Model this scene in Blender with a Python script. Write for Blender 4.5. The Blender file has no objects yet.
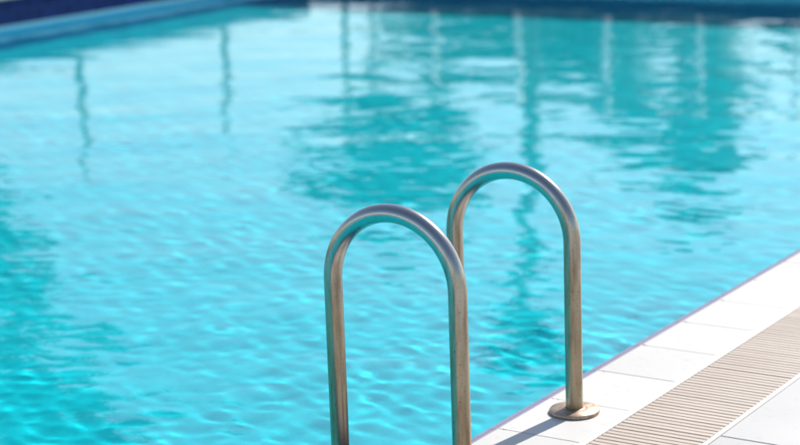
import bpy, bmesh, math, random
import numpy as np
from mathutils import Vector, Matrix

R = math.radians
random.seed(7)
rng = np.random.default_rng(11)
S = bpy.context.scene
COL = S.collection

# ------------------------------------------------------------------ camera
PITCH, YAW, ROLL = R(12.61), R(33.50), R(2.01)
CAM = Vector((2.177, 0.0, 1.482))
fw = Vector((-math.sin(YAW) * math.cos(PITCH), math.cos(YAW) * math.cos(PITCH), -math.sin(PITCH)))
rt0 = Vector((math.cos(YAW), math.sin(YAW), 0.0))
up0 = rt0.cross(fw)
rt = math.cos(ROLL) * rt0 - math.sin(ROLL) * up0
up = math.cos(ROLL) * up0 + math.sin(ROLL) * rt0
cd = bpy.data.cameras.new('camera')
cd.sensor_width = 36.0
cd.lens = 1838.0 / 800.0 * 36.0
cd.clip_start = 0.05
cd.clip_end = 4000.0
cd.dof.use_dof = True
cd.dof.focus_distance = 4.25
cd.dof.aperture_fstop = 3.0
cam = bpy.data.objects.new('camera', cd)
m = Matrix((rt, up, -fw)).transposed().to_4x4()
m.translation = CAM
cam.matrix_world = m
COL.objects.link(cam)
S.camera = cam

# ------------------------------------------------------------------ sky, sun, exposure
SUN_AZ, SUN_EL = R(7.0), R(42.0)          # azimuth measured from +Y towards +X
w = bpy.data.worlds.new('World')
S.world = w
w.use_nodes = True
nt = w.node_tree
sky = nt.nodes.new('ShaderNodeTexSky')
sky.sky_type = 'NISHITA'
sky.sun_disc = False
sky.sun_elevation = SUN_EL
sky.sun_rotation = SUN_AZ
sky.air_density = 1.0
sky.dust_density = 0.9
sky.ozone_density = 1.0
nt.links.new(sky.outputs['Color'], nt.nodes['Background'].inputs['Color'])
nt.nodes['Background'].inputs['Strength'].default_value = 0.11
sd = bpy.data.lights.new('sun', 'SUN')
sd.energy = 4.3
sd.angle = R(0.53)
sd.color = (1.0, 0.96, 0.90)
sd.cycles.is_caustics_light = True
sun = bpy.data.objects.new('sun', sd)
sv = Vector((math.sin(SUN_AZ) * math.cos(SUN_EL), math.cos(SUN_AZ) * math.cos(SUN_EL), math.sin(SUN_EL)))
sun.rotation_euler = sv.to_track_quat('Z', 'Y').to_euler()
sun.location = (3, 3, 8)
COL.objects.link(sun)
S.view_settings.view_transform = 'Standard'
S.view_settings.look = 'None'
S.view_settings.exposure = 0.6
S.view_settings.gamma = 1.0
S.view_settings.use_curve_mapping = False
S.cycles.use_denoising = True
S.cycles.max_bounces = 10
S.cycles.transmission_bounces = 8
S.cycles.glossy_bounces = 5
S.cycles.caustics_refractive = True
S.cycles.caustics_reflective = False
S.cycles.sample_clamp_indirect = 6.0

# ------------------------------------------------------------------ helpers
def link_mesh(name, verts, faces, mat, parent=None, smooth=False):
    me = bpy.data.meshes.new(name)
    me.from_pydata(verts, [], faces)
    me.validate()
    if smooth:
        me.polygons.foreach_set('use_smooth', [True] * len(me.polygons))
    if mat:
        me.materials.append(mat)
    o = bpy.data.objects.new(name, me)
    COL.objects.link(o)
    if parent:
        o.parent = parent
    return o

class MB:
    """collects shapes into one mesh"""
    def __init__(self):
        self.v, self.f = [], []
    def box(self, x0, x1, y0, y1, z0, z1):
        n = len(self.v)
        self.v += [(x0, y0, z0), (x1, y0, z0), (x1, y1, z0), (x0, y1, z0),
                   (x0, y0, z1), (x1, y0, z1), (x1, y1, z1), (x0, y1, z1)]
        self.f += [(n, n+3, n+2, n+1), (n+4, n+5, n+6, n+7), (n, n+1, n+5, n+4),
                   (n+1, n+2, n+6, n+5), (n+2, n+3, n+7, n+6), (n+3, n, n+4, n+7)]
    def bevbox(self, x0, x1, y0, y1, z0, z1, b):
        """box whose top edges are chamfered"""
        n = len(self.v)
        def ring(d, z):
            self.v.extend([(x0+d, y0+d, z), (x1-d, y0+d, z), (x1-d, y1-d, z), (x0+d, y1-d, z)])
        ring(0, z0); ring(0, z1-b); ring(b*0.35, z1-b*0.3); ring(b, z1)
        self.f.append((n, n+3, n+2, n+1))
        for k in range(3):
            for i in range(4):
                a, c = n+4*k+i, n+4*k+(i+1) % 4
                self.f.append((a, c, c+4, a+4))
        self.f.append((n+12, n+13, n+14, n+15))
    def tube(self, pts, r, seg=16, caps=True, radii=None):
        pts = [Vector(p) for p in pts]
        base = len(self.v)
        t = (pts[1] - pts[0]).normalized()
        nrm = t.orthogonal().normalized()
        for i, p in enumerate(pts):
            if i == 0: t2 = (pts[1] - pts[0]).normalized()
            elif i == len(pts) - 1: t2 = (pts[-1] - pts[-2]).normalized()
            else: t2 = (pts[i+1] - pts[i-1]).normalized()
            nrm = (nrm - t2 * nrm.dot(t2)).normalized()
            bn = t2.cross(nrm)
            rr = radii[i] if radii else r
            for k in range(seg):
                a = 2 * math.pi * k / seg
                self.v.append(tuple(p + (nrm * math.cos(a) + bn * math.sin(a)) * rr))
        for i in range(len(pts) - 1):
            for k in range(seg):
                a = base + i * seg + k; b = base + i * seg + (k + 1) % seg
                self.f.append((a, b, b + seg, a + seg))
        if caps:
            self.f.append(tuple(base + k for k in reversed(range(seg))))
            self.f.append(tuple(base + (len(pts)-1) * seg + k for k in range(seg)))
    def lathe(self, prof, c, seg=40):
        base = len(self.v)
        for r, z in prof:
            for k in range(seg):
                a = 2 * math.pi * k / seg
                self.v.append((c[0] + r*math.cos(a), c[1] + r*math.sin(a), c[2] + z))
        for i in range(len(prof) - 1):
            for k in range(seg):
                a = base + i*seg + k; b = base + i*seg + (k+1) % seg
                self.f.append((a, b, b+seg, a+seg))
    def build(self, name, mat, parent=None, smooth=False):
        return link_mesh(name, self.v, self.f, mat, parent, smooth)

def tag(o, label=None, cat=None, group=None, kind=None):
    for k, v in (('label', label), ('category', cat), ('group', group), ('kind', kind)):
        if v: o[k] = v
    return o

def empty(name, loc=(0, 0, 0), rz=0.0):
    o = bpy.data.objects.new(name, None)
    o.location = loc
    o.rotation_euler = (0, 0, rz)
    COL.objects.link(o)
    return o

def copy_tree(o, parent=None):
    c = o.copy(); COL.objects.link(c); c.parent = parent
    for ch in list(o.children): copy_tree(ch, c)
    return c

# ------------------------------------------------------------------ materials
def mat(name, color=(0.5, 0.5, 0.5), rough=0.6, metal=0.0, spec=None):
    mt = bpy.data.materials.new(name)
    mt.use_nodes = True
    b = mt.node_tree.nodes['Principled BSDF']
    b.inputs['Base Color'].default_value = (*color, 1)
    b.inputs['Roughness'].default_value = rough
    b.inputs['Metallic'].default_value = metal
    if spec is not None: b.inputs['Specular IOR Level'].default_value = spec
    return mt

class N:
    def __init__(self, mt):
        self.t = mt.node_tree
        self.b = self.t.nodes['Principled BSDF']
    def node(self, typ, **kw):
        n = self.t.nodes.new(typ)
        for k, v in kw.items():
            if k in n.inputs.keys(): n.inputs[k].default_value = v
            else: setattr(n, k, v)
        return n
    def l(self, a, b): self.t.links.new(a, b)
    def coord(self, scale=(1, 1, 1), which='Object'):
        tc = self.node('ShaderNodeTexCoord')
        mp = self.node('ShaderNodeMapping')
        mp.inputs['Scale'].default_value = scale
        self.l(tc.outputs[which], mp.inputs['Vector'])
        return mp.outputs['Vector']
    def noise(self, vec, scale, detail=4, rough=0.55):
        n = self.node('ShaderNodeTexNoise', Scale=scale, Detail=detail, Roughness=rough)
        self.l(vec, n.inputs['Vector'])
        return n.outputs['Fac']
    def ramp(self, fac, stops, interp='LINEAR'):
        r = self.node('ShaderNodeValToRGB')
        r.color_ramp.interpolation = interp
        while len(r.color_ramp.elements) < len(stops): r.color_ramp.elements.new(0.5)
        for e, (p, c) in zip(r.color_ramp.elements, stops):
            e.position = p; e.color = (*c, 1)
        self.l(fac, r.inputs['Fac'])
        return r.outputs['Color']
    def mix(self, fac, a, b, blend='MIX'):
        n = self.node('ShaderNodeMix', data_type='RGBA', blend_type=blend)
        for s, v in ((0, fac), (6, a), (7, b)):
            if hasattr(v, 'is_linked'): self.l(v, n.inputs[s])
            elif s == 0: n.inputs[0].default_value = v
            else: n.inputs[s].default_value = (*v, 1)
        return n.outputs[2]
    def bump(self, h, strength=0.3, dist=0.01, normal=None):
        n = self.node('ShaderNodeBump', Strength=strength, Distance=dist)
        self.l(h, n.inputs['Height'])
        if normal: self.l(normal, n.inputs['Normal'])
        return n.outputs['Normal']

def m_water():
    mt = bpy.data.materials.new('pool_water_surface')
    mt.use_nodes = True
    t = mt.node_tree
    t.nodes.remove(t.nodes['Principled BSDF'])
    out = t.nodes['Material Output']
    g = t.nodes.new('ShaderNodeBsdfGlass')
    g.inputs['IOR'].default_value = 1.333
    g.inputs['Roughness'].default_value = 0.0
    g.inputs['Color'].default_value = (1, 1, 1, 1)
    tc = t.nodes.new('ShaderNodeTexCoord')
    nz = t.nodes.new('ShaderNodeTexNoise')
    nz.inputs['Scale'].default_value = 17.0
    nz.inputs['Detail'].default_value = 2.0
    nz.inputs['Distortion'].default_value = 0.6
    t.links.new(tc.outputs['Object'], nz.inputs['Vector'])
    bp = t.nodes.new('ShaderNodeBump')
    bp.inputs['Strength'].default_value = 1.0
    bp.inputs['Distance'].default_value = 0.0004
    t.links.new(nz.outputs['Fac'], bp.inputs['Height'])
    t.links.new(bp.outputs['Normal'], g.inputs['Normal'])
    t.links.new(g.outputs[0], out.inputs['Surface'])
    return mt

def m_mosaic(name, base, var, size=0.025, grout=(0.5, 0.6, 0.6), rough=0.25, plane='XY', jit=0.25):
    """small square glazed tiles"""
    mt = mat(name, base, rough)
    n = N(mt)
    tc = n.node('ShaderNodeTexCoord')
    vec = tc.outputs['Object']
    if plane != 'XY':
        sp = n.node('ShaderNodeSeparateXYZ'); n.l(vec, sp.inputs[0])
        cb = n.node('ShaderNodeCombineXYZ')
        n.l(sp.outputs['Y' if plane == 'YZ' else 'X'], cb.inputs[0]); n.l(sp.outputs['Z'], cb.inputs[1])
        vec = cb.outputs[0]
    br = n.node('ShaderNodeTexBrick', Scale=1.0, offset=0.0, squash=1.0)
    br.inputs['Brick Width'].default_value = size
    br.inputs['Row Height'].default_value = size
    br.inputs['Mortar Size'].default_value = size * 0.05
    br.inputs['Mortar Smooth'].default_value = 0.2
    br.inputs['Bias'].default_value = 0.0
    br.inputs['Color1'].default_value = (*base, 1)
    br.inputs['Color2'].default_value = (*var, 1)
    br.inputs['Mortar'].default_value = (*grout, 1)
    n.l(vec, br.inputs['Vector'])
    f = n.noise(vec, 1.3, 5)
    c = n.mix(f, br.outputs['Color'], tuple(x * 0.85 for x in base))
    n.l(c, n.b.inputs['Base Color'])
    n.b.inputs['Specular IOR Level'].default_value = 0.15
    return mt

def m_tile(name, base, blotch, rough=0.55, scale=3.0, b=0.15):
    mt = mat(name, base, rough)
    n = N(mt)
    v = n.coord()
    f1 = n.noise(v, scale, 6)
    f2 = n.noise(v, scale * 22, 3)
    oi = n.node('ShaderNodeNewGeometry')
    c = n.ramp(f1, [(0.3, base), (0.7, blotch)])
    rr = n.ramp(oi.outputs['Random Per Island'], [(0.0, (0.93,)*3), (1.0, (1.0,)*3)])
    c = n.mix(1.0, c, rr, 'MULTIPLY')
    sp = n.ramp(f2, [(0.30, (0.93, 0.915, 0.89)), (0.42, (1, 1, 1))])
    c = n.mix(1.0, c, sp, 'MULTIPLY')
    n.l(c, n.b.inputs['Base Color'])
    n.l(n.bump(f2, b, 0.002), n.b.inputs['Normal'])
    return mt

def m_steel():
    mt = mat('weathered_steel', (0.6, 0.55, 0.48), 0.2, 1.0)
    n = N(mt)
    v = n.coord((1, 1, 0.12))
    vf = n.coord((1, 1, 0.35))
    vi = n.coord()
    streak = n.noise(v, 55, 5, 0.6)
    spots = n.noise(vi, 170, 3, 0.6)
    patch = n.noise(vf, 14, 4)
    tc = n.node('ShaderNodeTexCoord')
    sp = n.node('ShaderNodeSeparateXYZ'); n.l(tc.outputs['Object'], sp.inputs[0])
    mr = n.node('ShaderNodeMapRange'); mr.inputs[1].default_value = 0.60; mr.inputs[2].default_value = 0.30
    n.l(sp.outputs['Z'], mr.inputs[0])
    clean, tan, rust = (0.55, 0.54, 0.53), (0.37, 0.315, 0.23), (0.15, 0.095, 0.055)
    tanf = n.node('ShaderNodeMath', operation='MULTIPLY_ADD')
    n.l(mr.outputs[0], tanf.inputs[0]); tanf.inputs[1].default_value = 0.75; tanf.inputs[2].default_value = 0.10
    tf = n.node('ShaderNodeMath', operation='MULTIPLY_ADD', use_clamp=True)
    n.l(patch, tf.inputs[0]); tf.inputs[1].default_value = 0.35; n.l(tanf.outputs[0], tf.inputs[2])
    c = n.mix(tf.outputs[0], clean, tan)
    sf = n.mix(1.0, n.ramp(streak, [(0.45, (0, 0, 0)), (0.68, (0.9, 0.9, 0.9))]), n.ramp(mr.outputs[0], [(0.1, (0,)*3), (0.5, (1,)*3)]), 'MULTIPLY')
    c = n.mix(sf, c, n.mix(0.65, tan, rust))
    df = n.ramp(spots, [(0.63, (0, 0, 0)), (0.70, (0.9, 0.9, 0.9))])
    dm = n.mix(1.0, df, n.ramp(mr.outputs[0], [(0, (0.25,)*3), (1, (1,)*3)]), 'MULTIPLY')
    c = n.mix(dm, c, rust)
    n.l(c, n.b.inputs['Base Color'])
    rf = n.node('ShaderNodeMath', operation='MULTIPLY_ADD')
    n.l(tf.outputs[0], rf.inputs[0]); rf.inputs[1].default_value = 0.18; rf.inputs[2].default_value = 0.14
    n.l(rf.outputs[0], n.b.inputs['Roughness'])
    n.l(n.bump(spots, 0.06, 0.0008), n.b.inputs['Normal'])
    return mt

def m_flange():
    mt = mat('stained_flange', (0.5, 0.36, 0.25), 0.45, 0.55)
    n = N(mt)
    v = n.coord()
    f = n.noise(v, 60, 6, 0.65)
    n.l(n.ramp(f, [(0.35, (0.26, 0.16, 0.095)), (0.5, (0.42, 0.30, 0.21)), (0.7, (0.52, 0.42, 0.34))]), n.b.inputs['Base Color'])
    n.l(n.bump(f, 0.25, 0.002), n.b.inputs['Normal'])
    return mt

def m_leaf(name, a, b):
    mt = mat(name, a, 0.55)
    n = N(mt)
    g = n.node('ShaderNodeNewGeometry')
    n.l(n.ramp(g.outputs['Random Per Island'], [(0, a), (1, b)]), n.b.inputs['Base Color'])
    return mt

M = dict(
    water=m_water(),
    floor=m_mosaic('turquoise_mosaic', (0.001, 0.71, 0.81), (0.001, 0.59, 0.71), 0.025, (0.002, 0.75, 0.82), 0.4),
    wallx=m_mosaic('turquoise_wall_mosaic', (0.002, 0.52, 0.82), (0.002, 0.44, 0.74), 0.025, (0.005, 0.56, 0.82), 0.4, 'YZ'),
    wally=m_mosaic('turquoise_end_mosaic', (0.03, 0.72, 0.86), (0.02, 0.64, 0.80), 0.025, (0.05, 0.74, 0.84), 0.4, 'XZ'),
    coping=m_tile('white_coping_tile', (0.60, 0.58, 0.54), (0.54, 0.52, 0.48), 0.5, 2.2),
    rim=m_tile('cream_rim', (0.66, 0.64, 0.60), (0.60, 0.57, 0.52), 0.4),
    deck=m_tile('pale_grey_deck_tile', (0.49, 0.475, 0.45), (0.42, 0.41, 0.39), 0.6, 1.6),
    grout=m_tile('sandy_grout', (0.54, 0.48, 0.40), (0.30, 0.24, 0.18), 0.9, 9),
    nosing=m_tile('violet_grey_nosing', (0.24, 0.23, 0.33), (0.32, 0.28, 0.35), 0.3, 6),
    groove=mat('dark_groove', (0.08, 0.075, 0.09), 0.8),
    grate=m_tile('beige_grating_plastic', (0.52, 0.44, 0.36), (0.46, 0.375, 0.30), 0.5, 3.5),
    channel=mat('drain_channel', (0.55, 0.42, 0.31), 0.9),
    steel=m_steel(), flange=m_flange(),
    navyx=m_mosaic('navy_tile_side', (0.006, 0.018, 0.10), (0.020, 0.035, 0.18), 0.12, (0.05, 0.07, 0.16), 0.2, 'YZ'),
    navyy=m_mosaic('navy_tile_end', (0.006, 0.018, 0.10), (0.020, 0.035, 0.18), 0.12, (0.05, 0.07, 0.16), 0.2, 'XZ'),
    plastic=mat('white_step_plastic', (0.75, 0.75, 0.73), 0.4),
    bark=m_tile('bark', (0.10, 0.075, 0.055), (0.16, 0.12, 0.09), 0.9, 4, 0.6),
    leaf=m_leaf('broad_leaves', (0.02, 0.055, 0.018), (0.045, 0.09, 0.03)),
    palm=m_leaf('palm_leaves', (0.02, 0.05, 0.02), (0.045, 0.08, 0.03)),
    ground=m_tile('dry_ground', (0.30, 0.25, 0.18), (0.22, 0.20, 0.12), 0.95, 0.3, 0.4),
    crumb=mat('brown_grout', (0.28, 0.20, 0.13), 0.95),
    lip=mat('pale_blue_lip_tile', (0.22, 0.50, 0.62), 0.35),
    post=mat('white_painted_post', (0.76, 0.76, 0.74), 0.45),
    post_backlit=mat('backlit_shade_post', (0.05, 0.055, 0.06), 0.5),  # white posts against bright sky, their shade put into the colour
    plaster=m_tile('sandstone_plaster', (0.42, 0.30, 0.21), (0.36, 0.26, 0.18), 0.9, 0.8, 0.3),
    glass=mat('window_glass', (0.03, 0.04, 0.05), 0.05),
    roof=m_tile('roof_tile', (0.28, 0.12, 0.07), (0.22, 0.10, 0.06), 0.8, 2),
)

# ------------------------------------------------------------------ pool geometry
WX0, WX1 = -9.0, 0.0          # left wall / near wall
WY0, WY1 = -1.5, 15.35         # wall behind the camera's left / far wall
WZ, FZ = -0.215, -1.24        # water level, pool floor

# water: a real wave surface
def waves():
    xs = np.arange(WX0, WX1 + 1e-6, 0.018)
    a = np.arange(WY0, 2.6, 0.10)
    b = np.arange(2.6, 9.0, 0.018)
    c = np.arange(9.0, WY1 + 1e-6, 0.03)
    ys = np.concatenate([a, b, c]); ys[-1] = WY1
    X, Y = np.meshgrid(xs, ys)
    Z = np.zeros_like(X)
    r = np.random.default_rng(5)
    n = 84
    act = 0.85 + 0.42 * np.sin(1.7 * X + 0.9 * Y + 0.8 * np.sin(1.3 * Y)) * np.sin(0.8 * X - 1.9 * Y + 1.1 * np.sin(0.9 * X)) \
        + 0.22 * np.sin(4.1 * X + 2.3 * Y) * np.sin(1.9 * X - 4.7 * Y)
    for i in range(n):
        lam = 0.075 * (1.7 / 0.075) ** (i / (n - 1))
        th = r.normal(1.9, 0.9)
        k = 2 * np.pi / lam
        sl = 0.0050 if lam < 0.12 else (0.0031 if lam < 0.2 else (0.0027 if lam < 0.5 else 0.0022))
        ph = r.uniform(0, 2 * np.pi)
        amp = sl / k
        # slow phase warping keeps the crests short and uneven
        wx = 0.35 * np.sin(0.9 * Y + ph) + 0.2 * np.sin(2.3 * Y - 1.1 * X + 2 * ph)
        wy = 0.35 * np.sin(1.1 * X + 2.7 * ph) + 0.2 * np.sin(1.9 * X + 1.3 * Y + ph)
        env = 0.75 + 0.45 * np.sin(0.8 * X + 1.1 * Y + 3 * ph) * np.sin(0.6 * X - 0.9 * Y + 5 * ph)
        if lam < 0.2: env = env * act
        Z += env * amp * np.sin(k * np.cos(th) * X + k * np.sin(th) * Y + ph + k * 0.12 * (wx * np.cos(th) + wy * np.sin(th)))
    ny, nx = X.shape
    V = np.stack([X, Y, Z + WZ], -1).reshape(-1, 3)
    idx = np.arange(nx * ny).reshape(ny, nx)
    F = np.stack([idx[:-1, :-1], idx[:-1, 1:], idx[1:, 1:], idx[1:, :-1]], -1).reshape(-1, 4)
    me = bpy.data.meshes.new('pool_water')
    me.vertices.add(len(V)); me.vertices.foreach_set('co', V.astype(np.float32).ravel())
    me.loops.add(F.size); me.loops.foreach_set('vertex_index', F.astype(np.int32).ravel())
    me.polygons.add(len(F))
    me.polygons.foreach_set('loop_start', np.arange(0, F.size, 4, dtype=np.int32))
    me.polygons.foreach_set('use_smooth', np.ones(len(F), dtype=bool))
    me.update(calc_edges=True)
    me.materials.append(M['water'])
    o = bpy.data.objects.new('pool_water', me)
    COL.objects.link(o)
    o.cycles.is_caustics_caster = True
    return tag(o, kind='structure')
waves()

b = MB(); b.box(WX0 - 0.3, WX1 + 0.3, WY0 - 0.3, WY1 + 0.3, FZ - 0.2, FZ)
fl = tag(b.build('pool_floor', M['floor']), kind='structure')
fl.cycles.is_caustics_receiver = True

def pool_wall(lab, x0, x1, y0, y1, face, navy, tile):
    t = empty('pool_wall', ((x0+x1)/2, (y0+y1)/2, FZ))
    tag(t, lab, 'pool wall', 'walls of the pool basin')
    def part(name, bx, mt):
        q = MB(); lx, ly, lz = t.location
        q.box(bx[0]-lx, bx[1]-lx, bx[2]-ly, bx[3]-ly, bx[4]-lz, bx[5]-lz)
        o = q.build(name, mt, t); o.cycles.is_caustics_receiver = True
        return o
    part('basin_face', (x0, x1, y0, y1, FZ, WZ + 0.026), tile)
    p = 0.004
    fx = {'+x': (x0, x1 + p, y0, y1), '-x': (x0 - p, x1, y0, y1), '-y': (x0, x1, y0 - p, y1), '+y': (x0, x1, y0, y1 + p)}[face]
    part('waterline_tiles', (*fx, WZ + 0.026, 0.068 if face == '+x' else -0.02), navy)
    lp = 0.022
    fl_ = {'+x': (x1 + p, x1 + lp, y0, y1), '-x': (x0 - lp, x0 - p, y0, y1), '-y': (x0, x1, y0 - lp, y0 - p), '+y': (x0, x1, y1 + p, y1 + lp)}[face]
    part('waterline_lip', (*fl_, WZ + 0.022, WZ + 0.058), M['lip'])
    return t
pool_wall('left pool wall with navy tiles above turquoise mosaic, deck on top', WX0 - 0.3, WX0, WY0, WY1, '+x', M['navyx'], M['wallx'])
pool_wall('far pool wall with shaded navy tiles at the waterline', WX0 - 0.3, WX1 + 0.3, WY1, WY1 + 0.3, '-y', M['navyy'], M['wally'])
pool_wall('near pool wall below the ladder and the white coping', WX1, WX1 + 0.3, WY0, WY1, '-x', M['navyx'], M['wallx'])
pool_wall('end wall of the pool opposite the far navy-tiled wall', WX0 - 0.3, WX1 + 0.3, WY0 - 0.3, WY0, '+y', M['navyy'], M['wally'])

# ------------------------------------------------------------------ near deck
CW, GA, GB = 0.24, 0.243, 0.486        # coping width, grating from / to
TD, TY = 0.267, 3.690 - 0.267 * 20     # joint pitch and phase along the edge
JX = 0.0022
Y0D, Y1D = WY0 - 0.3, WY1 + 0.4
# mortar bed under everything
b = MB(); b.box(0.0, GA, Y0D, Y1D, -0.10, -0.0008)
tag(b.build('pavement', M['grout']), kind='structure')
b = MB()
k = 0
while TY + k * TD < Y1D:
    ya = TY + k * TD
    if ya > Y0D - 1:
        b.bevbox(0.002, CW - 0.016, ya + JX/2, ya + TD - JX/2, -0.02, random.uniform(-0.0002, 0.0002), 0.001)
    k += 1
tag(b.build('pool_coping', M['coping']), kind='structure')
b = MB()
rs = random.Random(4)
for k in range(0, 76):
    ya = TY + k * TD
    for _ in range(rs.randint(1, 4)):
        x, y, r0_ = rs.uniform(0.001, 0.028), ya + rs.uniform(-0.004, 0.004), rs.uniform(0.0015, 0.0038)
        n0 = len(b.v)
        b.v.append((x, y, 0.0016))
        for j in range(7):
            a = j * math.pi * 2 / 7; rr = r0_ * rs.uniform(0.6, 1.2)
            b.v.append((x + rr * 1.3 * math.cos(a), y + rr * math.sin(a), -0.0004))
        for j in range(7): b.f.append((n0, n0 + 1 + j, n0 + 1 + (j + 1) % 7))
tag(b.build('grout_crumbs', M['crumb']), kind='stuff')
# rounded nosing over the water edge
b = MB()
prof = [(0.0, -0.0035), (-0.013, -0.0045), (-0.0145, -0.0075), (-0.016, -0.0045), (-0.028, -0.0065), (-0.034, -0.012), (-0.036, -0.022), (-0.032, -0.034), (0.0, -0.034)]
k = 0
while TY + k * TD < Y1D:
    ya, yb = TY + k * TD + 0.001, TY + (k + 1) * TD - 0.001
    n0 = len(b.v)
    for y in (ya, yb):
        b.v += [(x, y, z) for x, z in prof]
    L = len(prof)
    for i in range(L):
        j = (i + 1) % L
        b.f.append((n0 + i, n0 + j, n0 + L + j, n0 + L + i))
    b.f.append(tuple(n0 + i for i in reversed(range(L)))); b.f.append(tuple(n0 + L + i for i in range(L)))
    k += 1
tag(b.build('pool_edge', M['nosing']), kind='structure')
# cream rims holding the grating
b = MB()
b.bevbox(CW - 0.014, GA + 0.002, Y0D, Y1D, -0.06, 0.0015, 0.002)
b.bevbox(GB - 0.002, GB + 0.012, Y0D, Y1D, -0.06, 0.0015, 0.002)
tag(b.build('channel_rim', M['rim']), kind='structure')
b = MB(); b.box(GA + 0.002, GB - 0.002, Y0D, Y1D, -0.12, -0.0034)
tag(b.build('drain_channel', M['channel']), kind='structure')
# grating
b = MB()
SP = 0.0215
y = Y0D
i = 0
while y < Y1D:
    dz = random.uniform(-0.0003, 0.0003)
    if i % 24 == 23: y += 0.0016
    b.bevbox(GA + 0.004, GB - 0.004, y, y + SP * 0.80, -0.0032, dz, 0.0008)
    y += SP
    i += 1
tag(b.build('drain_grating', M['grate']), 'beige slatted drain grating between white coping and grey deck tiles', 'drain grating')
# deck tiles beyond
b = MB(); b.box(GB + 0.012, 9.0, Y0D, Y1D, -0.12, -0.0025)
tag(b.build('deck_bed', M['grout']), kind='structure')
b = MB()
DW, DH = 0.30, 0.60
x = GB + 0.014
ci = 0
while x < 9.0:
    y = Y0D - 0.31
    while y < Y1D:
        b.bevbox(x, x + DW - 0.004, max(y, Y0D), min(y + DH - 0.004, Y1D), -0.02, random.uniform(-0.0003, 0.0003), 0.0015)
        y += DH
    x += DW; ci += 1
tag(b.build('deck', M['deck']), kind='structure')

# far decks around the pool
b = MB()
b.bevbox(WX0 - 4.0, WX0 - 0.31, Y0D, WY1 + 4.0, -0.02, 0.0, 0.006)
b.bevbox(WX0 - 0.306, WX0 + 0.012, Y0D, WY1 - 0.034, 0.068, 0.093, 0.006)
b.bevbox(WX0 + 0.034, 9.0, WY1 - 0.03 + 0.43, WY1 + 4.0, -0.02, 0.0, 0.006)
b.bevbox(WX0 + 0.034, -0.001, WY1 - 0.03, WY1 + 0.396, -0.02, 0.0, 0.006)
b.bevbox(WX0 + 0.034, 9.0, Y0D - 6.0, Y0D - 0.004, -0.02, 0.0, 0.006)
tag(b.build('far_deck', M['deck']), kind='structure')
# ground as a frame of sheets around the pool hole
b = MB()
def sheet(x0, x1, y0, y1, z=-0.024):
    n0 = len(b.v); b.v += [(x0, y0, z), (x1, y0, z), (x1, y1, z), (x0, y1, z)]; b.f.append((n0, n0+1, n0+2, n0+3))
G = 1500.0
sheet(-G, WX0 - 0.3, -G, G); sheet(WX1 + 9.0, G, -G, G)
sheet(WX0 - 0.3, WX1 + 9.0, WY1 + 0.4, G); sheet(WX0 - 0.3, WX1 + 9.0, -G, WY0 - 0.3)
tag(b.build('ground', M['ground']), kind='structure')

# ------------------------------------------------------------------ ladder
XF, YF, YN, SPAN, HT, TR = 0.110, 3.883, 3.344, 0.337, 0.625, 0.0215
lad = empty('pool_ladder', (XF, (YF + YN) / 2, 0))
tag(lad, 'stainless steel pool ladder with two arched tan-stained handrails fixed to the white coping', 'pool ladder')
def rail(y):
    yy = y - lad.location.y
    r = SPAN / 2
    zc = HT - TR - r
    pts = [(0, yy, -0.09)] + [(0, yy, z) for z in np.linspace(0.0, zc, 14)]
    pts += [(-r + r * math.cos(a), yy, zc + r * math.sin(a)) for a in np.linspace(0, math.pi, 49)[1:]]
    pts += [(-SPAN, yy, z) for z in np.linspace(zc, -0.9, 20)[1:]]
    pts += [(-SPAN + 0.09 * (1 - math.cos(a)) , yy, -0.9 - 0.09 * math.sin(a)) for a in np.linspace(0, math.pi/2, 8)[1:]]
    q = MB(); q.tube(pts, TR, 40)
    h = q.build('handrail', M['steel'], lad, True)
    q = MB()
    q.lathe([(0.0620, 0.0), (0.0630, 0.0025), (0.0630, 0.007), (0.0610, 0.0095), (0.030, 0.0115), (0.026, 0.0125), (TR + 0.001, 0.0135)], (0, yy, 0.0007), 64)
    f = q.build('flange', M['flange'], h, True)
    return h
rail(YF); rail(YN)
for z in (-0.42, -0.67, -0.92):
    q = MB()
    a0, a1 = YN - lad.location.y, YF - lad.location.y
    q.bevbox(-SPAN - 0.03, -SPAN + 0.05, a0 + TR, a1 - TR, z - 0.025, z, 0.006)
    q.build('tread', M['plastic'], lad)

# ------------------------------------------------------------------ what stands beyond the pool (seen mirrored in the water)
def crown_mesh(name, clumps, n, size, material, parent, seed):
    """leaf clusters scattered through uneven clumps: (cx,cy,cz, rx,ry,rz)"""
    r = np.random.default_rng(seed)
    vol = np.array([c[3]*c[4]*c[5] for c in clumps]); vol = vol ** 0.8 / (vol ** 0.8).sum()
    V, F = [], []
    for c, f in zip(clumps, vol):
        k = int(n * f)
        d = r.normal(size=(k, 3)); d /= np.linalg.norm(d, axis=1)[:, None]
        rad = r.uniform(0.25, 1.0, k) ** 0.45
        lump = 1 + 0.22 * np.sin(5*d[:, 0] + 3*d[:, 2] + seed) * np.sin(4*d[:, 1] - 2*d[:, 2] + 2*seed)
        P = np.array(c[:3]) + d * (rad * lump)[:, None] * np.array(c[3:])
        for p in P:
            a = r.normal(size=3); a /= np.linalg.norm(a)
            b_ = np.cross(a, r.normal(size=3)); b_ /= np.linalg.norm(b_)
            s = size * r.uniform(0.6, 1.4)
            n0 = len(V)
            V += [tuple(p - a*s), tuple(p - b_*s*0.5), tuple(p + a*s), tuple(p + b_*s*0.5)]
            F.append((n0, n0+1, n0+2, n0+3))
    return link_mesh(name, V, F, material, parent)

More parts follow.
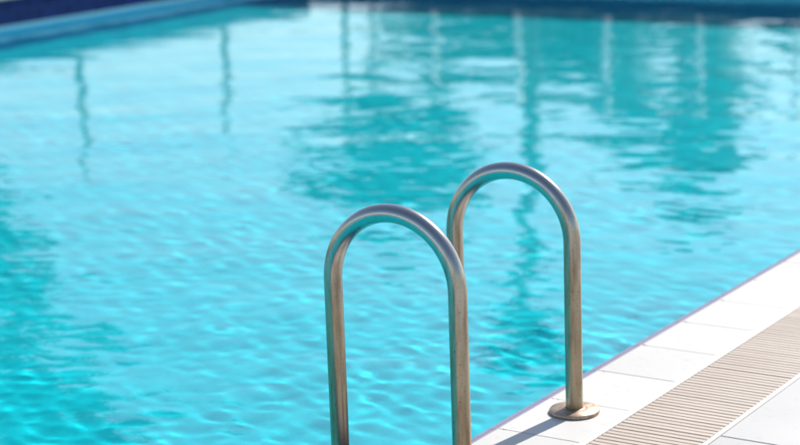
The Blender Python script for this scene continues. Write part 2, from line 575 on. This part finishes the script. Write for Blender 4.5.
def broad_tree(label, x, y, h, clumps, n, seed, size=0.13, tr=0.13):
    t = empty('broadleaf_tree', (x, y, -0.024))
    tag(t, label, 'tree', 'trees behind the far fence')
    r = random.Random(seed)
    q = MB()
    zf = min(c[2] - c[5] * 0.3 for c in clumps)
    q.tube([(0, 0, 0), (0.05, 0.02, zf*0.4), (-0.04, 0.05, zf*0.8), (0, 0, zf)], tr, 10, True, [tr*1.3, tr, tr*0.85, tr*0.7])
    q.build('trunk', M['bark'], t, True)
    q = MB()
    for c in clumps:
        q.tube([(0, 0, zf*0.75), (c[0]*0.4, c[1]*0.4, (zf+c[2])*0.45), (c[0], c[1], c[2])], 0.05, 7, True, [tr*0.6, tr*0.4, 0.02])
    q.build('limbs', M['bark'], t, True)
    crown_mesh('crown', clumps, n, size, M['leaf'], t, seed)
    return t

# row of slim white fence posts turning the corner, left run coloured dark as backlit
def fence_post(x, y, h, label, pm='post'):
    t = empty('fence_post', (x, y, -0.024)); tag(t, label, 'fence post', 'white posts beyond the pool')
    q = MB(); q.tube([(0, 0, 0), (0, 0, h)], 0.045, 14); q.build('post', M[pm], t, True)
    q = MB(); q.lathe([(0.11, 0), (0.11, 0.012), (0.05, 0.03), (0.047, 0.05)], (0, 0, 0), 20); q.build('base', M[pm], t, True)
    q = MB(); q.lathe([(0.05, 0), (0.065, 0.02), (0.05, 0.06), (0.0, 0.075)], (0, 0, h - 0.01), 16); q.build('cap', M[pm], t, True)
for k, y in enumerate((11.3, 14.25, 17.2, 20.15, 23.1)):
    fence_post(-14.0, y, 2.45, 'slim post in backlit shade colour on the left side of the pool, number ' + ['one', 'two', 'three', 'four', 'five'][k] + ' walking away', 'post_backlit')
for k, x in enumerate((-14.2, -12.6, -11.0, -9.4, -7.85, -6.3, -4.7)):
    fence_post(x, 26.0, 2.65, 'slim white post of the far row, number ' + ['one', 'two', 'three', 'four', 'five', 'six', 'seven'][k] + ' from the left corner')

# long pale pool house behind the far posts
t = empty('pool_house', (-22, 44.0, -0.024))
tag(t, 'long low pale pool house behind the far posts, trees rising above it', 'building')
q = MB(); q.box(-9, 15, 0, 4, 0, 2.7); q.build('wall', M['coping'], t)
q = MB(); q.bevbox(-9.3, 15.3, -0.35, 4.3, 2.7, 2.88, 0.01); q.build('roof', M['rim'], t)
for k in range(8):
    x = -7.6 + k * 3.0
    q = MB(); q.box(x - 0.55, x + 0.55, -0.03, -0.002, 1.0, 2.3)
    f = q.build('window', M['post'], t)
    q = MB(); q.box(x - 0.48, x + 0.48, -0.036, -0.031, 1.07, 2.23); q.build('pane', M['glass'], f)

broad_tree('round spreading tree whose mirror image lies left of the ladder top', -20.3, 33.1, 7, [
    (0, 0, 5.5, 1.25, 1.1, 0.95), (1.0, 0.7, 5.1, 0.9, 0.8, 0.75), (1.35, 0.9, 6.1, 0.7, 0.7, 0.6), (-1.35, -0.9, 5.5, 0.45, 0.45, 0.42),
    (0.3, 0.2, 6.6, 0.9, 0.8, 0.45), (-0.7, -0.5, 6.0, 0.6, 0.6, 0.4), (0.2, 0.1, 4.6, 0.8, 0.7, 0.4)], 9000, 3, 0.12, 0.05)
broad_tree('bushy tree mirrored near the right side of the pool', -13.7, 34.6, 6, [
    (0, 0, 4.9, 1.1, 0.9, 0.8), (0.55, 0.3, 5.6, 0.6, 0.6, 0.5), (-0.8, -0.4, 4.4, 0.8, 0.7, 0.6), (0.9, 0.5, 4.3, 0.8, 0.7, 0.5), (0.1, 0.1, 6.15, 0.5, 0.5, 0.22)], 8000, 5, 0.12, 0.05)
broad_tree('large tree at the left whose mirror image darkens the near left water', -19.9, 20.2, 11, [
    (-0.2, -0.3, 8.6, 2.3, 2.0, 2.2), (0.9, 0.9, 7.4, 1.2, 1.1, 1.0), (0.4, 0.6, 5.4, 0.95, 0.8, 0.8), (2.3, 2.3, 9.7, 1.4, 1.2, 1.0), (1.5, 1.5, 9.0, 1.2, 1.1, 1.3), (0.1, 0.3, 4.35, 0.75, 0.6, 0.5), (-1.2, -1.2, 6.8, 1.2, 1.1, 1.0)], 12500, 8, 0.12, 0.2)
for i, (x, y, s) in enumerate([(-25.6, 52.2, 1.30), (-22.6, 52.8, 1.02), (-19.3, 52.4, 0.72), (-28.4, 52.9, 1.32), (-16.9, 52.3, 0.90), (-14.2, 52.7, 0.95), (-31.0, 52.5, 1.15), (-21.2, 50.9, 1.08), (-11.8, 52.4, 0.90)]):
    sd_ = 20 + i; r_ = random.Random(sd_)
    cl = [((r_.uniform(-1.5, 1.5)), r_.uniform(-1, 1), r_.uniform(2.9, 5.3) * s, r_.uniform(0.9, 1.4), 1.1, r_.uniform(0.7, 1.1) * s) for _ in range(8)] + [(0, 0, 3.7 * s, 1.75, 1.2, 1.3 * s)]
    broad_tree(['tall tree behind the pool house, third from the left end', 'tree behind the pool house, fourth from the left end', 'tree behind the pool house, fifth from the left end',
                'tall tree behind the pool house, second from the left end', 'tree behind the pool house, second from the right end', 'tree at the right end behind the pool house',
                'lower tree behind the very left end of the pool house', 'tree nearest the back wall of the pool house', 'smallest tree past the right end of the tree row'][i], x, y, 6, cl, 5000, sd_, 0.15)

# slim palm
t = empty('palm_tree', (-15.5, 31.4, -0.024))
tag(t, 'tall slim palm standing beyond the far fence, mirrored as a thin wavy line', 'palm tree')
q = MB()
zs = np.linspace(0, 9.1, 30)
q.tube([(0.10*math.sin(z*0.5), 0.05*math.sin(z*0.7), z) for z in zs], 0.17, 12, True, [0.22 - 0.05*min(1, z/3) + 0.01*(i % 2) for i, z in enumerate(zs)])
q.build('trunk', M['bark'], t, True)
for i in range(44):
    a = i * 2.399; el = 1.2 - (i / 44) * 2.5
    q = MB(); L = 0.95 + 0.3 * random.random()
    px, pz = 0.0, 9.05; pts = []
    ang = el
    for s in range(9):
        pts.append(Vector((px*math.cos(a), px*math.sin(a), pz)))
        px += L/8 * math.cos(ang); pz += L/8 * math.sin(ang); ang -= 0.20
    q.tube(pts, 0.012, 5)
    side = Vector((-math.sin(a), math.cos(a), 0))
    for s in range(1, 9):
        for u in (0.0, 0.5):
            p = pts[s] if s == 8 else pts[s].lerp(pts[s+1] if s < 8 else pts[s], u)
            ln = 0.34 * math.sin(math.pi * (s + u) / 9.5)
            for sg in (-1, 1):
                d = (side * sg + Vector((math.cos(a), math.sin(a), -0.55)) * 0.7).normalized() * ln
                n0 = len(q.v); wv = Vector((math.cos(a), math.sin(a), 0)) * 0.06
                q.v += [tuple(p - wv), tuple(p + wv), tuple(p + d + wv*0.4), tuple(p + d - wv*0.4)]; q.f.append((n0, n0+1, n0+2, n0+3))
    q.build('frond', M['palm'], t)
